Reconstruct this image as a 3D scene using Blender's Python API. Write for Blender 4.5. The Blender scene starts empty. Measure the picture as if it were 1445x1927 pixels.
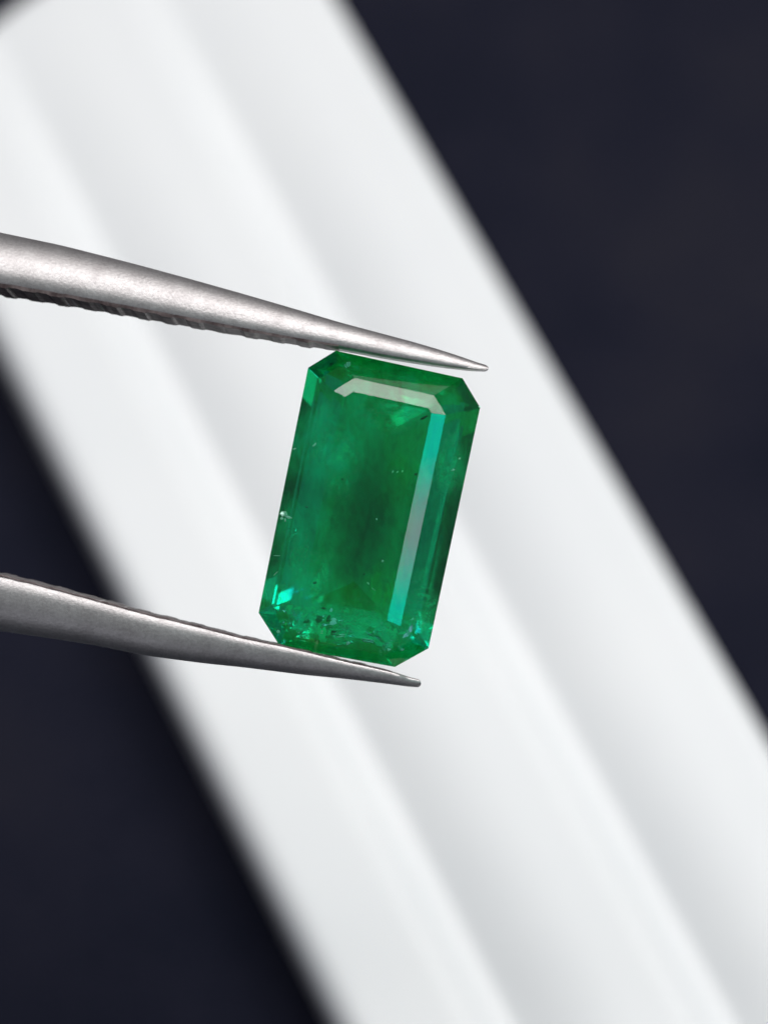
import bpy, bmesh, math, random
from mathutils import Vector, Matrix, noise

random.seed(7)
S = 0.001                       # everything below is laid out in millimetres
sc = bpy.context.scene
col = sc.collection

# ------------------------------------------------------------------ camera
TILT = math.radians(27)         # the lens looks down at the table, 27 degrees off the vertical
DEPTH = 100.0                   # lens to stone
PXMM = 62.4                     # photograph pixels per mm in the plane of the stone
RIGHT = Vector((1, 0, 0))
UP = Vector((0, math.cos(TILT), math.sin(TILT)))
BACK = Vector((0, -math.sin(TILT), math.cos(TILT)))
ORIGIN = Vector((0, 0, 43.6))   # where the optical axis meets the plane of the stone
FRAME = Matrix((RIGHT, UP, BACK)).transposed().to_4x4()

cam = bpy.data.cameras.new('camera')
cam.sensor_fit = 'VERTICAL'
cam.sensor_height = 24.0
cam.lens = 12.0 / ((1927 / 2 / PXMM) / DEPTH)
cam.clip_start = 0.002
cam.clip_end = 20
cam.dof.use_dof = True
cam.dof.focus_distance = (DEPTH - 0.45) * S
cam.dof.aperture_fstop = cam.lens / 2.8
co = bpy.data.objects.new('camera', cam)
m = FRAME.copy()
m.translation = (ORIGIN + BACK * DEPTH) * S
co.matrix_world = m
col.objects.link(co)
sc.camera = co

# ------------------------------------------------------------------ light
world = bpy.data.worlds.new('World')
sc.world = world
world.use_nodes = True
bg = world.node_tree.nodes['Background']
bg.inputs['Color'].default_value = (0.86, 0.91, 1.0, 1)
bg.inputs['Strength'].default_value = 0.13


def lamp(name, direction, dist, sx, sy, radiance, colour, roll=0.0):
    """A rectangular lamp seen from the stone in a direction given as (right, up, towards the lens)."""
    l = bpy.data.lights.new(name, 'AREA')
    l.shape = 'RECTANGLE'
    l.size, l.size_y = sx * S, sy * S
    l.energy = radiance * math.pi * (sx * S) * (sy * S)
    l.color = colour
    o = bpy.data.objects.new(name, l)
    v = (RIGHT * direction[0] + UP * direction[1] + BACK * direction[2]).normalized()
    z = v
    x = UP.cross(z)
    x = (RIGHT if x.length < 1e-3 else x).normalized()
    y = z.cross(x)
    mm = Matrix((x, y, z)).transposed().to_4x4() @ Matrix.Rotation(roll, 4, 'Z')
    mm.translation = (ORIGIN + v * dist) * S
    o.matrix_world = mm
    col.objects.link(o)
    return o


def dirn(tilt, az):
    t, a = math.radians(tilt), math.radians(az)
    return (math.sin(t) * math.cos(a), math.sin(t) * math.sin(a), math.cos(t))


lamp('ceiling_panel_lamp', (0.12, 0.66, 1.0), 420, 560, 135, 5.9, (1.0, 0.975, 0.965))
lamp('upper_arm_fill', (0.25, 1.9, 1.0), 520, 620, 260, 0.7, (1.0, 0.96, 0.93))  # added fill that brightens the top sides of the arms
lamp('groove_side_light', dirn(62, 50), 430, 170, 170, 8.5, (1.0, 0.975, 0.95))  # added side light so that the bar's grooves show shading
lamp('lower_arm_fill', dirn(68, -124), 500, 380, 300, 0.65, (0.88, 0.88, 1.0))  # added fill that lifts the lower arm's dark underside
lamp('teal_reflection_light', (0.634, -0.080, 1.0), 420, 64, 30, 6.4, (0.0, 0.80, 0.68))  # small added teal panel for the right bezel facet to mirror
lamp('teal_reflection_light', (0.634, -0.202, 1.0), 420, 64, 30, 6.4, (0.0, 0.80, 0.68))  # second added panel, a gap left between the two
lamp('grey_reflection_light', (0.634, -0.141, 1.0), 420, 64, 12.5, 4.0, (0.68, 0.74, 0.90))  # slim neutral light added in the gap to grey that reflection

sc.view_settings.view_transform = 'Standard'
sc.view_settings.look = 'None'
sc.view_settings.exposure = 0.10
sc.view_settings.gamma = 1.0
sc.cycles.use_denoising = True
sc.cycles.max_bounces = 24
sc.cycles.transmission_bounces = 24
sc.cycles.glossy_bounces = 12
sc.cycles.volume_bounces = 6
sc.cycles.transparent_max_bounces = 16
sc.cycles.sample_clamp_indirect = 12
sc.cycles.volume_step_rate = 1.0
sc.cycles.volume_max_steps = 128


# ------------------------------------------------------------------ helpers
def px(x, y, z=0.0):
    """A point of the stone's plane (mm, right/up/towards the lens from ORIGIN)."""
    return Vector(((x - 722.5) / PXMM, (963.5 - y) / PXMM, z))


def new_mat(name):
    mt = bpy.data.materials.new(name)
    mt.use_nodes = True
    nt = mt.node_tree
    return mt, nt, nt.nodes['Principled BSDF'], nt.nodes['Material Output']


def node(nt, t, **kw):
    n = nt.nodes.new(t)
    for k, v in kw.items():
        if k in n.inputs:
            n.inputs[k].default_value = v
        else:
            setattr(n, k, v)
    return n


def mesh_obj(name, bm, mat, parent=None, smooth=False):
    me = bpy.data.meshes.new(name)
    bmesh.ops.recalc_face_normals(bm, faces=bm.faces[:])
    for v in bm.verts:
        v.co *= S
    bm.to_mesh(me)
    bm.free()
    me.materials.append(mat)
    if smooth:
        me.polygons.foreach_set('use_smooth', [True] * len(me.polygons))
    o = bpy.data.objects.new(name, me)
    col.objects.link(o)
    if parent:
        o.parent = parent
    return o


def tag(o, label, cat):
    o['label'] = label
    o['category'] = cat


def ramp(nt, fac, stops):
    r = nt.nodes.new('ShaderNodeValToRGB')
    el = r.color_ramp.elements
    while len(el) < len(stops):
        el.new(0.5)
    for e, (p, c) in zip(el, stops):
        e.position = p
        e.color = c if len(c) == 4 else (*c, 1)
    nt.links.new(fac, r.inputs['Fac'])
    return r


# ------------------------------------------------------------------ materials
def mat_cloth():
    mt, nt, p, out = new_mat('black_cloth')
    tc = node(nt, 'ShaderNodeTexCoord')
    n1 = node(nt, 'ShaderNodeTexNoise', Scale=95.0, Detail=4.0)
    n2 = node(nt, 'ShaderNodeTexNoise', Scale=4200.0, Detail=2.0)
    for n in (n1, n2):
        nt.links.new(tc.outputs['Object'], n.inputs['Vector'])
    mx = node(nt, 'ShaderNodeMath', operation='MULTIPLY_ADD')
    nt.links.new(n2.outputs['Fac'], mx.inputs[0])
    mx.inputs[1].default_value = 0.5
    nt.links.new(n1.outputs['Fac'], mx.inputs[2])
    r = ramp(nt, mx.outputs[0], [(0.52, (0.0035, 0.0048, 0.0130)), (0.74, (0.0080, 0.0086, 0.0185)), (0.98, (0.0130, 0.0128, 0.0215))])
    nt.links.new(r.outputs['Color'], p.inputs['Base Color'])
    p.inputs['Roughness'].default_value = 0.85
    p.inputs['Specular IOR Level'].default_value = 0.13
    b = node(nt, 'ShaderNodeBump', Strength=0.5, Distance=0.0002)
    nt.links.new(n2.outputs['Fac'], b.inputs['Height'])
    nt.links.new(b.outputs['Normal'], p.inputs['Normal'])
    return mt


def mat_white():
    mt, nt, p, out = new_mat('white_plastic')
    tc = node(nt, 'ShaderNodeTexCoord')
    n = node(nt, 'ShaderNodeTexNoise', Scale=90.0, Detail=4.0)
    nt.links.new(tc.outputs['Object'], n.inputs['Vector'])
    r = ramp(nt, n.outputs['Fac'], [(0.3, (0.73, 0.745, 0.765)), (0.7, (0.765, 0.775, 0.79))])
    nt.links.new(r.outputs['Color'], p.inputs['Base Color'])
    p.inputs['Roughness'].default_value = 0.45
    return mt


def mat_steel():
    mt, nt, p, out = new_mat('brushed_steel')
    tc = node(nt, 'ShaderNodeTexCoord')
    g = node(nt, 'ShaderNodeTexNoise', Scale=11000.0, Detail=4.0, Roughness=0.7)
    w = node(nt, 'ShaderNodeTexNoise', Scale=1500.0, Detail=5.0, Roughness=0.65)
    for n in (g, w):
        nt.links.new(tc.outputs['Object'], n.inputs['Vector'])
    mx = node(nt, 'ShaderNodeMath', operation='MULTIPLY_ADD')
    nt.links.new(g.outputs['Fac'], mx.inputs[0])
    mx.inputs[1].default_value = 1.1
    nt.links.new(w.outputs['Fac'], mx.inputs[2])
    mr = node(nt, 'ShaderNodeMapRange')
    mr.inputs['From Min'].default_value = 0.7
    mr.inputs['From Max'].default_value = 1.4
    nt.links.new(mx.outputs[0], mr.inputs['Value'])
    rc = ramp(nt, mr.outputs['Result'], [(0.1, (0.38, 0.36, 0.362)), (0.5, (0.47, 0.45, 0.452)), (0.9, (0.55, 0.535, 0.535))])
    nt.links.new(rc.outputs['Color'], p.inputs['Base Color'])
    p.inputs['Roughness'].default_value = 0.60
    p2 = node(nt, 'ShaderNodeBsdfPrincipled')
    p2.inputs['Metallic'].default_value = 1.0
    rr = ramp(nt, mr.outputs['Result'], [(0.2, (0.37,) * 3), (0.8, (0.29,) * 3)])
    nt.links.new(rr.outputs['Color'], p2.inputs['Roughness'])
    nt.links.new(rc.outputs['Color'], p2.inputs['Base Color'])
    ms = node(nt, 'ShaderNodeMixShader', Fac=0.3)
    nt.links.new(p.outputs[0], ms.inputs[1])
    nt.links.new(p2.outputs[0], ms.inputs[2])
    nt.links.new(ms.outputs[0], out.inputs['Surface'])
    p.inputs['Metallic'].default_value = 1.0
    b = node(nt, 'ShaderNodeBump', Strength=0.40, Distance=0.00003)
    nt.links.new(g.outputs['Fac'], b.inputs['Height'])
    nt.links.new(b.outputs['Normal'], p.inputs['Normal'])
    nt.links.new(b.outputs['Normal'], p2.inputs['Normal'])
    return mt


def mat_steel_dark():
    mt, nt, p, out = new_mat('dark_steel')  # darker, browner steel than the arms
    tc = node(nt, 'ShaderNodeTexCoord')
    w = node(nt, 'ShaderNodeTexNoise', Scale=2500.0, Detail=4.0)
    nt.links.new(tc.outputs['Object'], w.inputs['Vector'])
    rc = ramp(nt, w.outputs['Fac'], [(0.35, (0.06, 0.042, 0.044)), (0.7, (0.19, 0.155, 0.155))])
    nt.links.new(rc.outputs['Color'], p.inputs['Base Color'])
    p.inputs['Metallic'].default_value = 0.8
    p.inputs['Roughness'].default_value = 0.5
    return mt


CLOUDS = [(-1.2, 1.9, 0.1, 1.7, 2800), (-2.1, -2.6, 0.0, 1.6, 2600), (-1.9, -0.6, -0.1, 1.5, 1600),
          (1.1, -3.5, -0.2, 1.5, 1300), (2.3, 1.3, -0.1, 1.4, 1100), (0.1, 3.2, 0.0, 1.5, 1500), (1.7, 3.3, 0.0, 1.3, 1300), (-0.6, -3.4, 0.1, 1.2, 900)]


def mat_emerald():
    mt, nt, p, out = new_mat('emerald')
    p.inputs['Base Color'].default_value = (1, 1, 1, 1)
    p.inputs['Roughness'].default_value = 0.0
    p.inputs['IOR'].default_value = 1.58
    p.inputs['Transmission Weight'].default_value = 1.0
    tc = node(nt, 'ShaderNodeTexCoord')
    n = node(nt, 'ShaderNodeTexNoise', Scale=1300.0, Detail=8.0, Roughness=0.78, Distortion=0.3)
    mp = node(nt, 'ShaderNodeMapping')
    mp.inputs['Rotation'].default_value = (0, 0, math.radians(12))
    mp.inputs['Scale'].default_value = (1.25, 0.6, 1.0)
    nt.links.new(tc.outputs['Object'], mp.inputs['Vector'])
    nt.links.new(mp.outputs['Vector'], n.inputs['Vector'])
    den = node(nt, 'ShaderNodeMapRange')
    den.inputs['From Min'].default_value = 0.45
    den.inputs['From Max'].default_value = 0.60
    den.inputs['To Min'].default_value = 0.03
    den.inputs['To Max'].default_value = 1.0
    nt.links.new(n.outputs['Fac'], den.inputs['Value'])
    # milky clouds of fine inclusions: (x, y, z mm from the stone's centre, radius, density)
    total = None
    for cx, cy, cz, rad, amt in CLOUDS:
        d = node(nt, 'ShaderNodeVectorMath', operation='DISTANCE')
        nt.links.new(tc.outputs['Object'], d.inputs[0])
        d.inputs[1].default_value = (cx * S, cy * S, cz * S)
        f = node(nt, 'ShaderNodeMapRange', interpolation_type='SMOOTHSTEP')
        f.inputs['From Min'].default_value = rad * S
        f.inputs['From Max'].default_value = 0.0
        f.inputs['To Max'].default_value = amt
        nt.links.new(d.outputs['Value'], f.inputs['Value'])
        if total is None:
            total = f.outputs['Result']
        else:
            ad = node(nt, 'ShaderNodeMath', operation='ADD')
            nt.links.new(total, ad.inputs[0])
            nt.links.new(f.outputs['Result'], ad.inputs[1])
            total = ad.outputs[0]
    base = node(nt, 'ShaderNodeMath', operation='ADD')
    nt.links.new(total, base.inputs[0])
    base.inputs[1].default_value = 200.0
    den2 = node(nt, 'ShaderNodeMath', operation='MULTIPLY')
    nt.links.new(den.outputs['Result'], den2.inputs[0])
    nt.links.new(base.outputs[0], den2.inputs[1])
    ab = node(nt, 'ShaderNodeVolumeAbsorption')
    ab.inputs['Color'].default_value = (0.0, 0.970, 0.835, 1)
    # extinction put into the colour: the middle is darkened where little light returns
    zm = node(nt, 'ShaderNodeMapping')
    zm.inputs['Rotation'].default_value = (0, 0, math.radians(12))
    zm.inputs['Scale'].default_value = (1.0, 0.40, 0.35)
    nt.links.new(tc.outputs['Object'], zm.inputs['Vector'])
    zd = node(nt, 'ShaderNodeVectorMath', operation='DISTANCE')
    nt.links.new(zm.outputs['Vector'], zd.inputs[0])
    zd.inputs[1].default_value = (-0.0001, -0.0001, -0.0002)
    zf = node(nt, 'ShaderNodeMapRange', interpolation_type='SMOOTHSTEP')
    zf.inputs['From Min'].default_value = 0.0013
    zf.inputs['From Max'].default_value = 0.0003
    zf.inputs['To Min'].default_value = 0.0
    zf.inputs['To Max'].default_value = 800.0
    nt.links.new(zd.outputs['Value'], zf.inputs['Value'])
    ab.inputs['Density'].default_value = 1350.0
    core = node(nt, 'ShaderNodeVolumeAbsorption')
    core.inputs['Color'].default_value = (0.5, 0.80, 0.86, 1)
    nt.links.new(zf.outputs['Result'], core.inputs['Density'])
    ad2 = node(nt, 'ShaderNodeAddShader')
    nt.links.new(ab.outputs[0], ad2.inputs[0])
    nt.links.new(core.outputs[0], ad2.inputs[1])
    scat = node(nt, 'ShaderNodeVolumeScatter')
    scat.inputs['Color'].default_value = (0.0, 0.99, 0.33, 1)
    nt.links.new(den2.outputs[0], scat.inputs['Density'])
    add = node(nt, 'ShaderNodeAddShader')
    nt.links.new(ad2.outputs[0], add.inputs[0])
    nt.links.new(scat.outputs[0], add.inputs[1])
    nt.links.new(add.outputs[0], out.inputs['Volume'])
    return mt


CLOTH, WHITE, STEEL, DARK, EMERALD = mat_cloth(), mat_white(), mat_steel(), mat_steel_dark(), mat_emerald()


# ------------------------------------------------------------------ the black cloth
bm = bmesh.new()
N = 90
grid = []
for i in range(N + 1):
    row = []
    for j in range(N + 1):
        x, y = (i / N - 0.5) * 520, (j / N - 0.5) * 520 + 20
        z = noise.noise(Vector((x * 0.02, y * 0.02, 3.1))) * 0.6 + noise.noise(Vector((x * 0.07, y * 0.07, 8.0))) * 0.25
        row.append(bm.verts.new((x, y, z + 4.2)))
    grid.append(row)
for i in range(N):
    for j in range(N):
        bm.faces.new((grid[i][j], grid[i + 1][j], grid[i + 1][j + 1], grid[i][j + 1]))
cloth = mesh_obj('tabletop_cloth', bm, CLOTH, smooth=True)
cloth['kind'] = 'structure'

# ------------------------------------------------------------------ the white grooved bar
BAR_H, BAR_R = 8.0, 1.1
BAR_L, BAR_W = 120.0, 21.2
V0, S0 = -3.5, -48.3            # its left edge and far end, across and along


def groove(d):
    """Height of one asymmetric shallow groove, d mm right of its deepest line."""
    if d < 0:
        return -1.12 * (0.5 + 0.5 * math.cos(math.pi * min(1, d / -2.3)))
    return -1.12 * (1 - min(1, d / 4.0)) ** 2


def edge_drop(e):
    return 0 if e >= BAR_R else BAR_R - math.sqrt(max(0, BAR_R ** 2 - (BAR_R - e) ** 2))


def bar_samples(length, mid):
    out = [BAR_R * (1 - math.cos(k / 10 * math.pi / 2)) for k in range(11)]
    inner = length - 2 * BAR_R
    out += [BAR_R + inner * k / mid for k in range(1, mid)]
    out += [length - t for t in out[:11][::-1]]
    return out


bm = bmesh.new()
vs, ss = bar_samples(BAR_W, 90), bar_samples(BAR_L, 12)
rows = []
for s in ss:
    row = []
    for v in vs:
        z = BAR_H + (groove(v + V0 - 2.9) + groove(v + V0 - 10.75)) * min(1, max(0, (s - 2.5) / 7)) ** 0.5
        dx, dy = edge_drop(min(v, BAR_W - v)), edge_drop(min(s, BAR_L - s))
        z -= min(BAR_R, math.hypot(dx, dy))
        arc = 18 - math.sqrt(18 ** 2 - min(0, v - 13) ** 2)      # the far end is rounded in plan
        row.append(bm.verts.new((v, -s - arc * max(0, 1 - s / 20), z)))
    rows.append(row)
for a, b in zip(rows, rows[1:]):
    for k in range(len(vs) - 1):
        bm.faces.new((a[k], a[k + 1], b[k + 1], b[k]))
loop = rows[0] + [r[-1] for r in rows[1:]] + rows[-1][-2::-1] + [r[0] for r in rows[-2:0:-1]]
low = [bm.verts.new((v.co.x, v.co.y, 4.6)) for v in loop]
for k in range(len(loop)):
    q = (k + 1) % len(loop)
    bm.faces.new((loop[k], low[k], low[q], loop[q]))
bm.faces.new(low)
bar = mesh_obj('grooved_bar', bm, WHITE, smooth=True)
ang = math.radians(-64.1)
Dv, Nv = Vector((math.cos(ang), math.sin(ang), 0)), Vector((-math.sin(ang), math.cos(ang), 0))
mb = Matrix((Nv, -Dv, Vector((0, 0, 1)))).transposed().to_4x4()
mb.translation = (Nv * V0 + Dv * S0) * S
bar.matrix_world = mb
tag(bar, 'blurred white plastic bar with two shallow grooves lying on black cloth', 'plastic bar')

# ------------------------------------------------------------------ the tweezers
tw = bpy.data.objects.new('tweezers', None)
tw.empty_display_size = 0.01
tm = FRAME.copy()
tm.translation = ORIGIN * S
tw.matrix_world = tm
col.objects.link(tw)
tag(tw, 'steel tweezers with fine serrated tips gripping the green emerald', 'tweezers')


def lerp_table(tbl, x):
    if x <= tbl[0][0]:
        return tbl[0][1]
    for (x0, y0), (x1, y1) in zip(tbl, tbl[1:]):
        if x <= x1:
            t = (x - x0) / (x1 - x0)
            return y0 + (y1 - y0) * t
    return tbl[-1][1]


def smooth_table(tbl, x, w=20):
    return sum(lerp_table(tbl, x + k * w / 4) for k in range(-4, 5)) / 9


# photograph pixels of the outer and inner long edges of both arms, left to right
UP_OUT = [(-6000, 760), (-4000, 470), (-2600, 270), (-1300, 215), (-500, 330), (0, 439), (120, 464), (250, 497), (350, 524), (450, 552), (560, 584), (640, 608), (723, 630), (772, 643), (827, 659), (882, 677), (905, 686), (918, 691)]
UP_IN = [(-6000, 880), (-4000, 590), (-2600, 400), (-1300, 350), (-500, 460), (0, 547), (150, 572), (330, 604), (450, 626), (560, 645), (640, 657), (723, 673), (772, 681), (827, 690), (882, 697), (905, 699), (918, 699)]
LO_IN = [(-6000, 880), (-4000, 1010), (-2600, 1060), (-1300, 1000), (-500, 1000), (0, 1080), (69, 1096), (173, 1124), (277, 1153), (381, 1178), (460, 1199), (520, 1211), (571, 1223), (654, 1244), (737, 1263), (776, 1277), (792, 1281)]
LO_OUT = [(-6000, 1000), (-4000, 1130), (-2600, 1190), (-1300, 1130), (-500, 1140), (0, 1187), (173, 1213), (277, 1234), (381, 1248), (460, 1256), (571, 1270), (654, 1278), (737, 1288), (780, 1294), (792, 1294)]
ARM_W = [(-6000, 8.0), (-2600, 8.0), (-1300, 5.5), (-300, 3.4), (0, 2.9), (400, 2.1), (600, 1.6), (800, 1.05), (890, 0.7), (918, 0.45)]


def arm(out_t, in_t, xtip, z0, roll):
    root_x = -6000
    xs = [root_x + k * 120 for k in range(int((-100 - root_x) / 120))]
    x = -100.0
    while x < xtip - 6:
        xs.append(x)
        x += 7
    xs += [xtip - 6, xtip - 3, xtip - 1, xtip]
    SEC = 22
    bm = bmesh.new()
    rings = []
    sections = []
    shift = 918 - xtip
    for x in xs:
        o = px(x, smooth_table(out_t, x, 24 if x > -100 else 500))
        i = px(x, smooth_table(in_t, x, 24 if x > -100 else 500))
        if x > xtip - 6.5:
            c = (o + i) / 2
            f = max(0.25, math.sqrt(max(0, 1 - ((x - (xtip - 7)) / 7.2) ** 2)))
            o, i = c + (o - c) * f, c + (i - c) * f
        h = (o - i)
        w = lerp_table(ARM_W, x + shift)
        sections.append((x, i, h, w))
        ring = []
        # a D-shaped section: flat inner face, rounded outer back
        pts = []
        for k in range(SEC):
            t = math.pi * k / (SEC - 1)
            cz, sy = math.cos(t), math.sin(t)
            cz = math.copysign(abs(cz) ** 0.85, cz)
            pts.append((sy ** 0.82 * 0.93 + 0.07, cz))
        pts = [(0.0, 0.93)] + pts + [(0.0, -0.93)]
        for hy, hz in pts:
            v = i + h * hy + Vector((0, 0, z0 + hz * w / 2))
            # roll the arm slightly about its inner edge so that a little of that face shows
            v += h.normalized() * (hz * w / 2) * roll
            ring.append(bm.verts.new(v))
        rings.append(ring)
    n = len(rings[0])
    for a, b in zip(rings, rings[1:]):
        for k in range(n):
            q = (k + 1) % n
            bm.faces.new((a[k], a[q], b[q], b[k]))
    bm.faces.new(rings[0])
    bm.faces.new(rings[-1])
    o = mesh_obj('arm', bm, STEEL, tw, smooth=True)
    mod = o.modifiers.new('sharp', 'EDGE_SPLIT')
    mod.split_angle = math.radians(50)
    return o, sections


def serrations(parent, sections, x0, x1, pitch, depth, roll, z0, lip=1.0):
    """The cross-cut gripping face: one row of rounded teeth, standing just proud of the arm's inner face."""
    bm = bmesh.new()
    prev = None
    x = x0
    while x <= x1:
        k = min(range(len(sections)), key=lambda q: abs(sections[q][0] - x))
        _, i, h, w = sections[k]
        i = i.copy()
        i.x = (x - 722.5) / PXMM
        # keep the edge continuous between two stations
        if k + 1 < len(sections) and k > 0:
            a, b = (sections[k], sections[k + 1]) if sections[k][0] <= x else (sections[k - 1], sections[k])
            f = (x - a[0]) / (b[0] - a[0])
            i = a[1].lerp(b[1], f)
        hn = h.normalized()
        ph = (x / pitch) * 2 * math.pi
        wob = 0.75 + 0.5 * noise.noise(Vector((x * 0.013, 1.7, roll)))
        jag = noise.noise(Vector((x * 0.09, 5.2, roll)))
        tooth = (min(1.0, max(0.0, 0.5 + 1.3 * math.sin(ph))) * depth * wob + 0.02 * jag)
        fade = min(1, (x1 - x) / 60.0, 1)
        ring = []
        for hz in (-0.97, -0.6, 0.0, 0.6, 0.97):
            crown = 1 - 0.25 * abs(hz) ** 3
            v = i - hn * (0.006 + tooth * fade * crown) + Vector((0, 0, z0 + hz * w / 2 * 1.01))
            v += hn * (hz * w / 2) * roll
            ring.append(bm.verts.new(v))
        for hz in (0.97, -0.97):
            rise = (0.11 + 0.085 * max(-0.5, math.cos(ph + 0.6)) * wob + 0.04 * jag) * lip
            v = i + hn * min(rise, h.length * 0.22) + Vector((0, 0, z0 + hz * w / 2 * 1.015))
            v += hn * (hz * w / 2) * roll
            ring.append(bm.verts.new(v))
        if prev:
            for q in range(len(ring)):
                r = (q + 1) % len(ring)
                bm.faces.new((prev[q], prev[r], ring[r], ring[q]))
        else:
            bm.faces.new(ring)
        prev = ring
        x += 4
    bm.faces.new(prev)
    return mesh_obj('serrated_face', bm, DARK, parent, smooth=False)


up_arm, up_sec = arm(UP_OUT, UP_IN, 918, 0.25, 0.05)
serrations(up_arm, up_sec, -90, 640, 51, 0.06, 0.05, 0.25, 0.9)
lo_arm, lo_sec = arm(LO_OUT, LO_IN, 792, 0.0, -0.015)
serrations(lo_arm, lo_sec, -90, 740, 51, 0.035, -0.015, 0.0, 0.2)

# ------------------------------------------------------------------ the emerald
# girdle outline, clockwise from the left end of the top edge (photograph pixels)
GIRDLE = [(632, 660), (870, 712), (903, 767), (806, 1220), (743, 1255), (527, 1216), (487, 1153), (580, 692)]
CEN = px(695, 956)
girdle = [(px(*p) - CEN).to_2d() for p in GIRDLE]


def inset(poly, dist):
    n = len(poly)
    lines = []
    for k in range(n):
        a, b = poly[k], poly[(k + 1) % n]
        t = (b - a).normalized()
        nrm = Vector((t.y, -t.x))         # clockwise outline: inward is to the right
        lines.append((a + nrm * dist[k], t))
    out = []
    for k in range(n):
        p, t = lines[k - 1]
        q, s = lines[k]
        den = t.x * s.y - t.y * s.x
        u = ((q.x - p.x) * s.y - (q.y - p.y) * s.x) / den
        out.append(p + t * u)
    return out


# one inset per edge: top, top right corner, right, bottom right, bottom, bottom left, left, top left
OUTER = [0.71, 1.02, 0.97, 1.02, 0.68, 1.02, 0.90, 1.02]
BEZEL = [0.41, 0.34, 0.43, 0.34, 0.41, 0.34, 0.38, 0.34]
t1 = inset(girdle, [d * 0.46 for d in OUTER])
t2 = inset(girdle, OUTER)
t3 = inset(t2, BEZEL)
p1 = inset(girdle, [0.60, 0.68, 0.75, 0.75, 0.72, 0.75, 0.75, 0.68])
p2 = inset(girdle, [1.15, 1.40, 1.52, 1.55, 1.50, 1.55, 1.52, 1.40])
levels = [(t3, 0.80), (t2, 0.675), (t1, 0.42), (girdle, 0.05), (girdle, -0.05), (p1, -1.05), (p2, -1.88)]
bm = bmesh.new()
lv = [[bm.verts.new((p.x, p.y, z)) for p in poly] for poly, z in levels]
bm.faces.new(lv[0])
for a, b in zip(lv, lv[1:]):
    for k in range(8):
        q = (k + 1) % 8
        bm.faces.new((a[k], b[k], b[q], a[q]))
# keel
ax = ((girdle[0] + girdle[1]) / 2 - (girdle[4] + girdle[5]) / 2).normalized()
kA = bm.verts.new((*(ax * 2.35), -2.93))
kB = bm.verts.new((*(ax * -2.3), -2.93))
L = lv[-1]
bm.faces.new((L[0], kA, L[1]))
bm.faces.new((L[1], kA, L[2]))
bm.faces.new((L[2], kA, kB, L[3]))
bm.faces.new((L[3], kB, L[4]))
bm.faces.new((L[4], kB, L[5]))
bm.faces.new((L[5], kB, L[6]))
bm.faces.new((L[6], kB, kA, L[7]))
bm.faces.new((L[7], kA, L[0]))
gem = mesh_obj('emerald', bm, EMERALD)
gm = FRAME.copy()
gm.translation = (ORIGIN + RIGHT * CEN.x + UP * CEN.y) * S
gem.matrix_world = gm
tag(gem, 'rectangular step-cut green emerald with clipped corners held between the tweezer tips', 'gemstone')


# inclusions inside and at the surface of the stone
def mat_inclusion(name, colour, rough, trans):
    mt, nt, p, out = new_mat(name)
    p.inputs['Base Color'].default_value = (*colour, 1)
    p.inputs['Roughness'].default_value = rough
    p.inputs['Transmission Weight'].default_value = trans
    p.inputs['IOR'].default_value = 1.25
    return mt


PALE = mat_inclusion('pale_inclusion', (0.60, 0.95, 0.80), 0.4, 0.0)
SPECK = mat_inclusion('dark_inclusion', (0.002, 0.09, 0.04), 0.6, 0.0)


def fleck(x, y, z, size, flat, mat, rz, seed):
    rnd = random.Random(seed)
    bm = bmesh.new()
    bmesh.ops.create_icosphere(bm, subdivisions=1, radius=1.0)
    for v in bm.verts:
        v.co *= rnd.uniform(0.45, 1.25)
        v.co.x *= size
        v.co.y *= size * flat
        v.co.z *= size * 0.35
    bmesh.ops.rotate(bm, verts=bm.verts[:], matrix=Matrix.Rotation(math.radians(rz), 3, 'Z'))
    o = mesh_obj('inclusion', bm, mat, gem)
    o.location = (px(x, y, z) - CEN) * S
    return o


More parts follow.
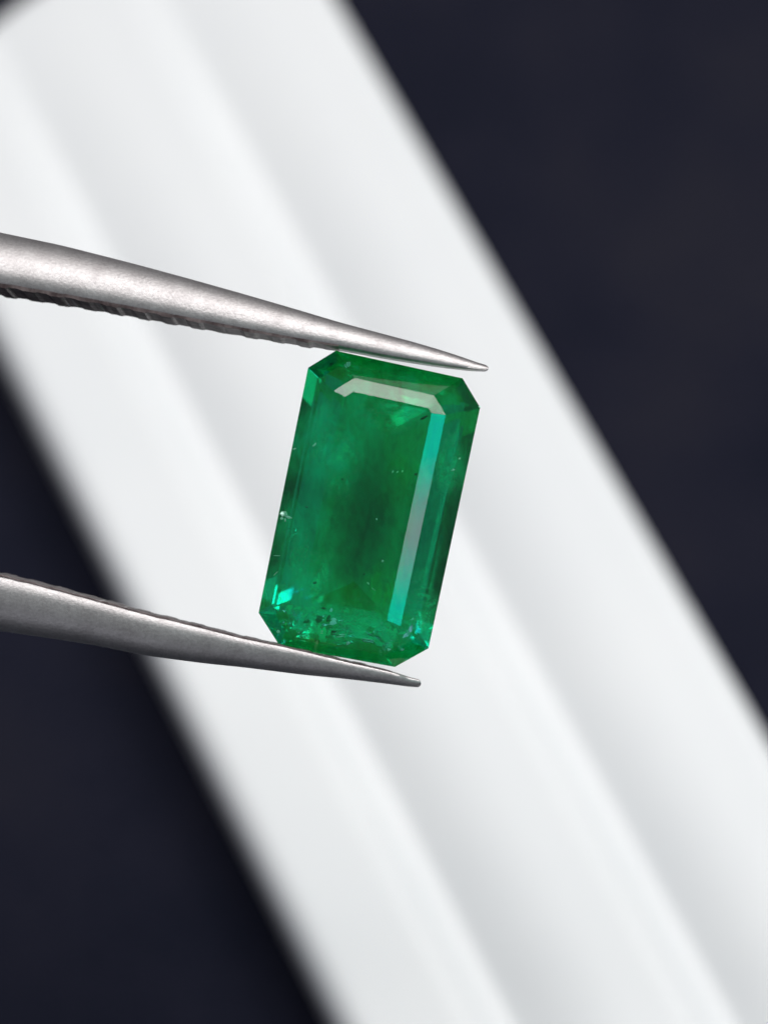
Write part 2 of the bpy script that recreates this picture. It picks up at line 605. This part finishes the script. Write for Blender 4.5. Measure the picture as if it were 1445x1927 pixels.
FLECKS = [  # x, y (photograph pixels), height over the girdle plane in mm, size in mm, flatness, material, turn
    (536, 968, 0.16, 0.15, 0.75, PALE, 20), (546, 974, 0.18, 0.13, 0.45, PALE, -15), (532, 976, 0.12, 0.08, 0.8, PALE, 60), (540, 979, 0.14, 0.07, 0.5, PALE, 90),
    (655, 1205, 0.30, 0.085, 0.9, PALE, 0), (849, 884, 0.20, 0.10, 0.5, PALE, 30), (862, 862, 0.15, 0.05, 0.9, PALE, 0),
    (720, 1055, 0.60, 0.05, 0.9, PALE, 0), (709, 977, 0.50, 0.035, 0.8, PALE, 0), (693, 1097, 0.50, 0.06, 0.35, PALE, -50),
    (703, 1108, 0.45, 0.10, 0.15, PALE, -40), (739, 888, 0.45, 0.05, 0.4, PALE, 70), (748, 888, 0.45, 0.055, 0.3, PALE, 60),
    (757, 887, 0.45, 0.04, 0.5, PALE, 80), (655, 692, 0.10, 0.10, 0.8, PALE, 60),
    (628, 1168, 0.25, 0.12, 0.8, PALE, 25), (624, 1148, 0.15, 0.08, 0.7, PALE, 70), (606, 1183, 0.15, 0.12, 0.35, PALE, 10),
    (643, 1191, 0.25, 0.15, 0.14, PALE, 8), (690, 1199, 0.22, 0.22, 0.12, PALE, -8), (527, 1186, 0.05, 0.08, 0.7, PALE, 40),
    (524, 1046, 0.10, 0.20, 0.08, PALE, -5), (522, 1081, 0.10, 0.12, 0.10, PALE, 40), (556, 845, 0.05, 0.07, 0.5, PALE, 0),
    (596, 838, 0.25, 0.08, 0.5, PALE, 40), (730, 1218, 0.05, 0.07, 0.8, PALE, 0), (902, 766, 0.05, 0.05, 0.6, PALE, 0),
    (625, 687, 0.20, 0.08, 0.7, SPECK, 30), (797, 787, 0.66, 0.12, 0.4, SPECK, 30), (782, 893, 0.60, 0.06, 0.8, SPECK, 0),
    (645, 902, 0.40, 0.06, 0.6, SPECK, 20), (581, 955, 0.35, 0.07, 0.4, SPECK, -10), (593, 1096, 0.25, 0.08, 0.5, SPECK, 0),
    (600, 1162, 0.20, 0.14, 0.8, SPECK, 0), (618, 1162, 0.20, 0.10, 0.6, SPECK, 50), (583, 1166, 0.15, 0.13, 0.5, SPECK, 20),
    (628, 1184, 0.20, 0.09, 0.8, SPECK, 10), (610, 1144, 0.20, 0.10, 0.5, SPECK, -20), (686, 1080, 0.40, 0.06, 0.6, SPECK, 0),
]
for k, (x, y, z, size, flat, mat, rz) in enumerate(FLECKS):
    fleck(x, y, z - 0.02, size, flat, mat, rz, 40 + k)


# fractures added to break up reflections: thin wavy gaps inside the stone
GAP, nt, p, out = new_mat('fracture_gap')
nt.nodes.remove(p)
gl = node(nt, 'ShaderNodeBsdfGlass')
gl.inputs['IOR'].default_value = 0.80
gl.inputs['Roughness'].default_value = 0.08
nt.links.new(gl.outputs[0], out.inputs['Surface'])


def fracture(x, y, z, rx, ry, tilt, turn, seed):
    rnd = random.Random(seed)
    bm = bmesh.new()
    RN, SG = 5, 16
    off = rnd.uniform(0, 50)
    edge = [0.75 + 0.45 * noise.noise(Vector((math.cos(k / SG * 6.283) * 1.3 + off, math.sin(k / SG * 6.283) * 1.3, 0))) for k in range(SG)]
    sides = []
    for side in (1, -1):
        c = bm.verts.new((0, 0, side * 0.012))
        rings = []
        for r in range(1, RN + 1):
            ring = []
            for k in range(SG):
                f = r / RN * edge[k]
                X, Y = math.cos(k / SG * 6.283) * f * rx, math.sin(k / SG * 6.283) * f * ry
                Z = 0.16 * noise.noise(Vector((X * 3.2 + off, Y * 3.2, 1.0))) + side * 0.012 * (1 - r / RN * 0.9)
                ring.append(bm.verts.new((X, Y, Z)))
            rings.append(ring)
        c.co.z += sum(v.co.z for v in rings[0]) / SG
        for k in range(SG):
            bm.faces.new((c, rings[0][k], rings[0][(k + 1) % SG]))
        for a, b in zip(rings, rings[1:]):
            for k in range(SG):
                q = (k + 1) % SG
                bm.faces.new((a[k], b[k], b[q], a[q]))
        sides.append(rings[-1])
    for k in range(SG):
        q = (k + 1) % SG
        bm.faces.new((sides[0][k], sides[1][k], sides[1][q], sides[0][q]))
    bmesh.ops.rotate(bm, verts=bm.verts[:], matrix=Matrix.Rotation(math.radians(tilt), 3, 'X'))
    bmesh.ops.rotate(bm, verts=bm.verts[:], matrix=Matrix.Rotation(math.radians(turn), 3, 'Z'))
    o = mesh_obj('glint_fracture', bm, GAP, gem)
    o.location = (px(x, y, z) - CEN) * S
    return o


for k, a in enumerate([
        (602, 1168, -0.35, 0.50, 0.28, 55, 10), (560, 1150, -0.30, 0.40, 0.30, 40, -30), (640, 1175, -0.40, 0.50, 0.25, 62, -8),
        (715, 1190, -0.40, 0.60, 0.28, 58, -14), (770, 1175, -0.40, 0.40, 0.30, 48, 35), (560, 1010, -0.30, 0.25, 0.50, 35, 12), (840, 900, -0.30, 0.25, 0.45, 40, -10)]):
    fracture(*a, 90 + k)


# thin patchy sheets, half transparent: veils of tiny inclusions, and painted glints
def mat_inner_sheet(name, seed, streak, thr, dens, soft=0.17, big_scale=1000.0, colour=(0.06, 0.97, 0.45, 1)):
    mt, nt, p, out = new_mat(name)
    nt.nodes.remove(p)
    tc = node(nt, 'ShaderNodeTexCoord')
    mp = node(nt, 'ShaderNodeMapping')
    mp.inputs['Location'].default_value = (seed, 0, 0)
    mp.inputs['Rotation'].default_value = (0, 0, math.radians(12))
    mp.inputs['Scale'].default_value = streak
    nt.links.new(tc.outputs['Object'], mp.inputs['Vector'])
    big = node(nt, 'ShaderNodeTexNoise', Scale=big_scale, Detail=3.0)
    fine = node(nt, 'ShaderNodeTexNoise', Scale=4200.0, Detail=6.0, Roughness=0.75)
    for n in (big, fine):
        nt.links.new(mp.outputs['Vector'], n.inputs['Vector'])
    mul = node(nt, 'ShaderNodeMath', operation='MULTIPLY')
    nt.links.new(big.outputs['Fac'], mul.inputs[0])
    nt.links.new(fine.outputs['Fac'], mul.inputs[1])
    # thin out towards the rim of the sheet
    ln = node(nt, 'ShaderNodeVectorMath', operation='LENGTH')
    nt.links.new(tc.outputs['Generated'], ln.inputs[0])
    fac = node(nt, 'ShaderNodeMapRange')
    fac.inputs['From Min'].default_value = thr
    fac.inputs['From Max'].default_value = thr + soft
    fac.inputs['To Max'].default_value = dens
    nt.links.new(mul.outputs[0], fac.inputs['Value'])
    g = node(nt, 'ShaderNodeVectorMath', operation='DISTANCE')
    nt.links.new(tc.outputs['Generated'], g.inputs[0])
    g.inputs[1].default_value = (0.5, 0.5, 0.5)
    rim = node(nt, 'ShaderNodeMapRange', interpolation_type='SMOOTHSTEP')
    rim.inputs['From Min'].default_value = 0.52
    rim.inputs['From Max'].default_value = 0.20
    nt.links.new(g.outputs['Value'], rim.inputs['Value'])
    fm = node(nt, 'ShaderNodeMath', operation='MULTIPLY')
    nt.links.new(fac.outputs['Result'], fm.inputs[0])
    nt.links.new(rim.outputs['Result'], fm.inputs[1])
    tr = node(nt, 'ShaderNodeBsdfTransparent')
    di = node(nt, 'ShaderNodeBsdfDiffuse')
    di.inputs['Color'].default_value = colour
    tl = node(nt, 'ShaderNodeBsdfTranslucent')
    tl.inputs['Color'].default_value = colour
    m1 = node(nt, 'ShaderNodeMixShader', Fac=0.5)
    nt.links.new(di.outputs[0], m1.inputs[1])
    nt.links.new(tl.outputs[0], m1.inputs[2])
    m2 = node(nt, 'ShaderNodeMixShader')
    nt.links.new(fm.outputs[0], m2.inputs['Fac'])
    nt.links.new(tr.outputs[0], m2.inputs[1])
    nt.links.new(m1.outputs[0], m2.inputs[2])
    nt.links.new(m2.outputs[0], out.inputs['Surface'])
    nt.nodes.remove(ln)
    return mt


def inner_sheet(x, y, z, rx, ry, tx, ty, mat, seed):
    bm = bmesh.new()
    n = 18
    vs = {}
    for i in range(n + 1):
        for j in range(n + 1):
            u, v = i / n * 2 - 1, j / n * 2 - 1
            X, Y = u * rx, v * ry
            Z = 0.16 * noise.noise(Vector((X * 0.9 + seed, Y * 0.9, 2.0))) + X * tx + Y * ty
            vs[i, j] = bm.verts.new((X, Y, Z))
    for i in range(n):
        for j in range(n):
            bm.faces.new((vs[i, j], vs[i + 1, j], vs[i + 1, j + 1], vs[i, j + 1]))
    o = mesh_obj('veil_and_glint_sheet', bm, mat, gem, smooth=True)
    o.location = (px(x, y, z) - CEN) * S
    return o


VA = mat_inner_sheet('veil_streaks', 0.013, (1.0, 0.55, 1.0), 0.19, 1.0)
VB = mat_inner_sheet('veil_grains', 0.041, (0.6, 1.0, 1.0), 0.20, 1.0)
inner_sheet(628, 850, 0.10, 1.05, 1.75, 0.06, 0.03, VA, 1.0)
inner_sheet(590, 1080, -0.05, 0.95, 1.60, 0.10, -0.02, VA, 5.0)
inner_sheet(640, 1160, -0.10, 1.75, 0.85, 0.02, 0.06, VB, 9.0)
inner_sheet(790, 1130, -0.05, 0.70, 1.10, -0.10, 0.02, VB, 13.0)
inner_sheet(840, 860, 0.00, 0.55, 1.40, -0.16, 0.02, VA, 17.0)
inner_sheet(735, 775, 0.10, 1.25, 0.75, 0.02, -0.06, VB, 21.0)

# small cracks added to mirror light as glints across the stone's lower end
SPARK, nt, p, out = new_mat('glint_crack')
nt.nodes.remove(p)
gl = node(nt, 'ShaderNodeBsdfGlass')
gl.inputs['IOR'].default_value = 0.64
gl.inputs['Roughness'].default_value = 0.12
nt.links.new(gl.outputs[0], out.inputs['Surface'])
rs = random.Random(21)
for k in range(18):
    t = rs.uniform(0.0, 1.0)
    x, y = 520 + t * 265 + rs.uniform(-8, 8), 1128 + t * 48 + rs.uniform(-4, 44)
    o = fracture(x, y, rs.uniform(-0.75, -0.25), rs.uniform(0.10, 0.24), rs.uniform(0.07, 0.16),
                 rs.uniform(30, 60), rs.uniform(-40, 40), 300 + k)
    o.data.materials[0] = SPARK

VC = mat_inner_sheet('painted_glint_patches', 0.077, (1.0, 0.8, 1.0), 0.255, 1.0, 0.05, 1900.0, (0.03, 1.0, 0.42, 1))  # bright patches painted in for light sent back by the pavilion
inner_sheet(565, 1135, 0.12, 0.95, 0.85, 0.14, 0.10, VC, 31.0)
inner_sheet(625, 1178, 0.14, 1.05, 0.60, 0.02, 0.16, VC, 35.0)
inner_sheet(755, 1180, 0.12, 0.95, 0.70, -0.10, 0.14, VC, 39.0)
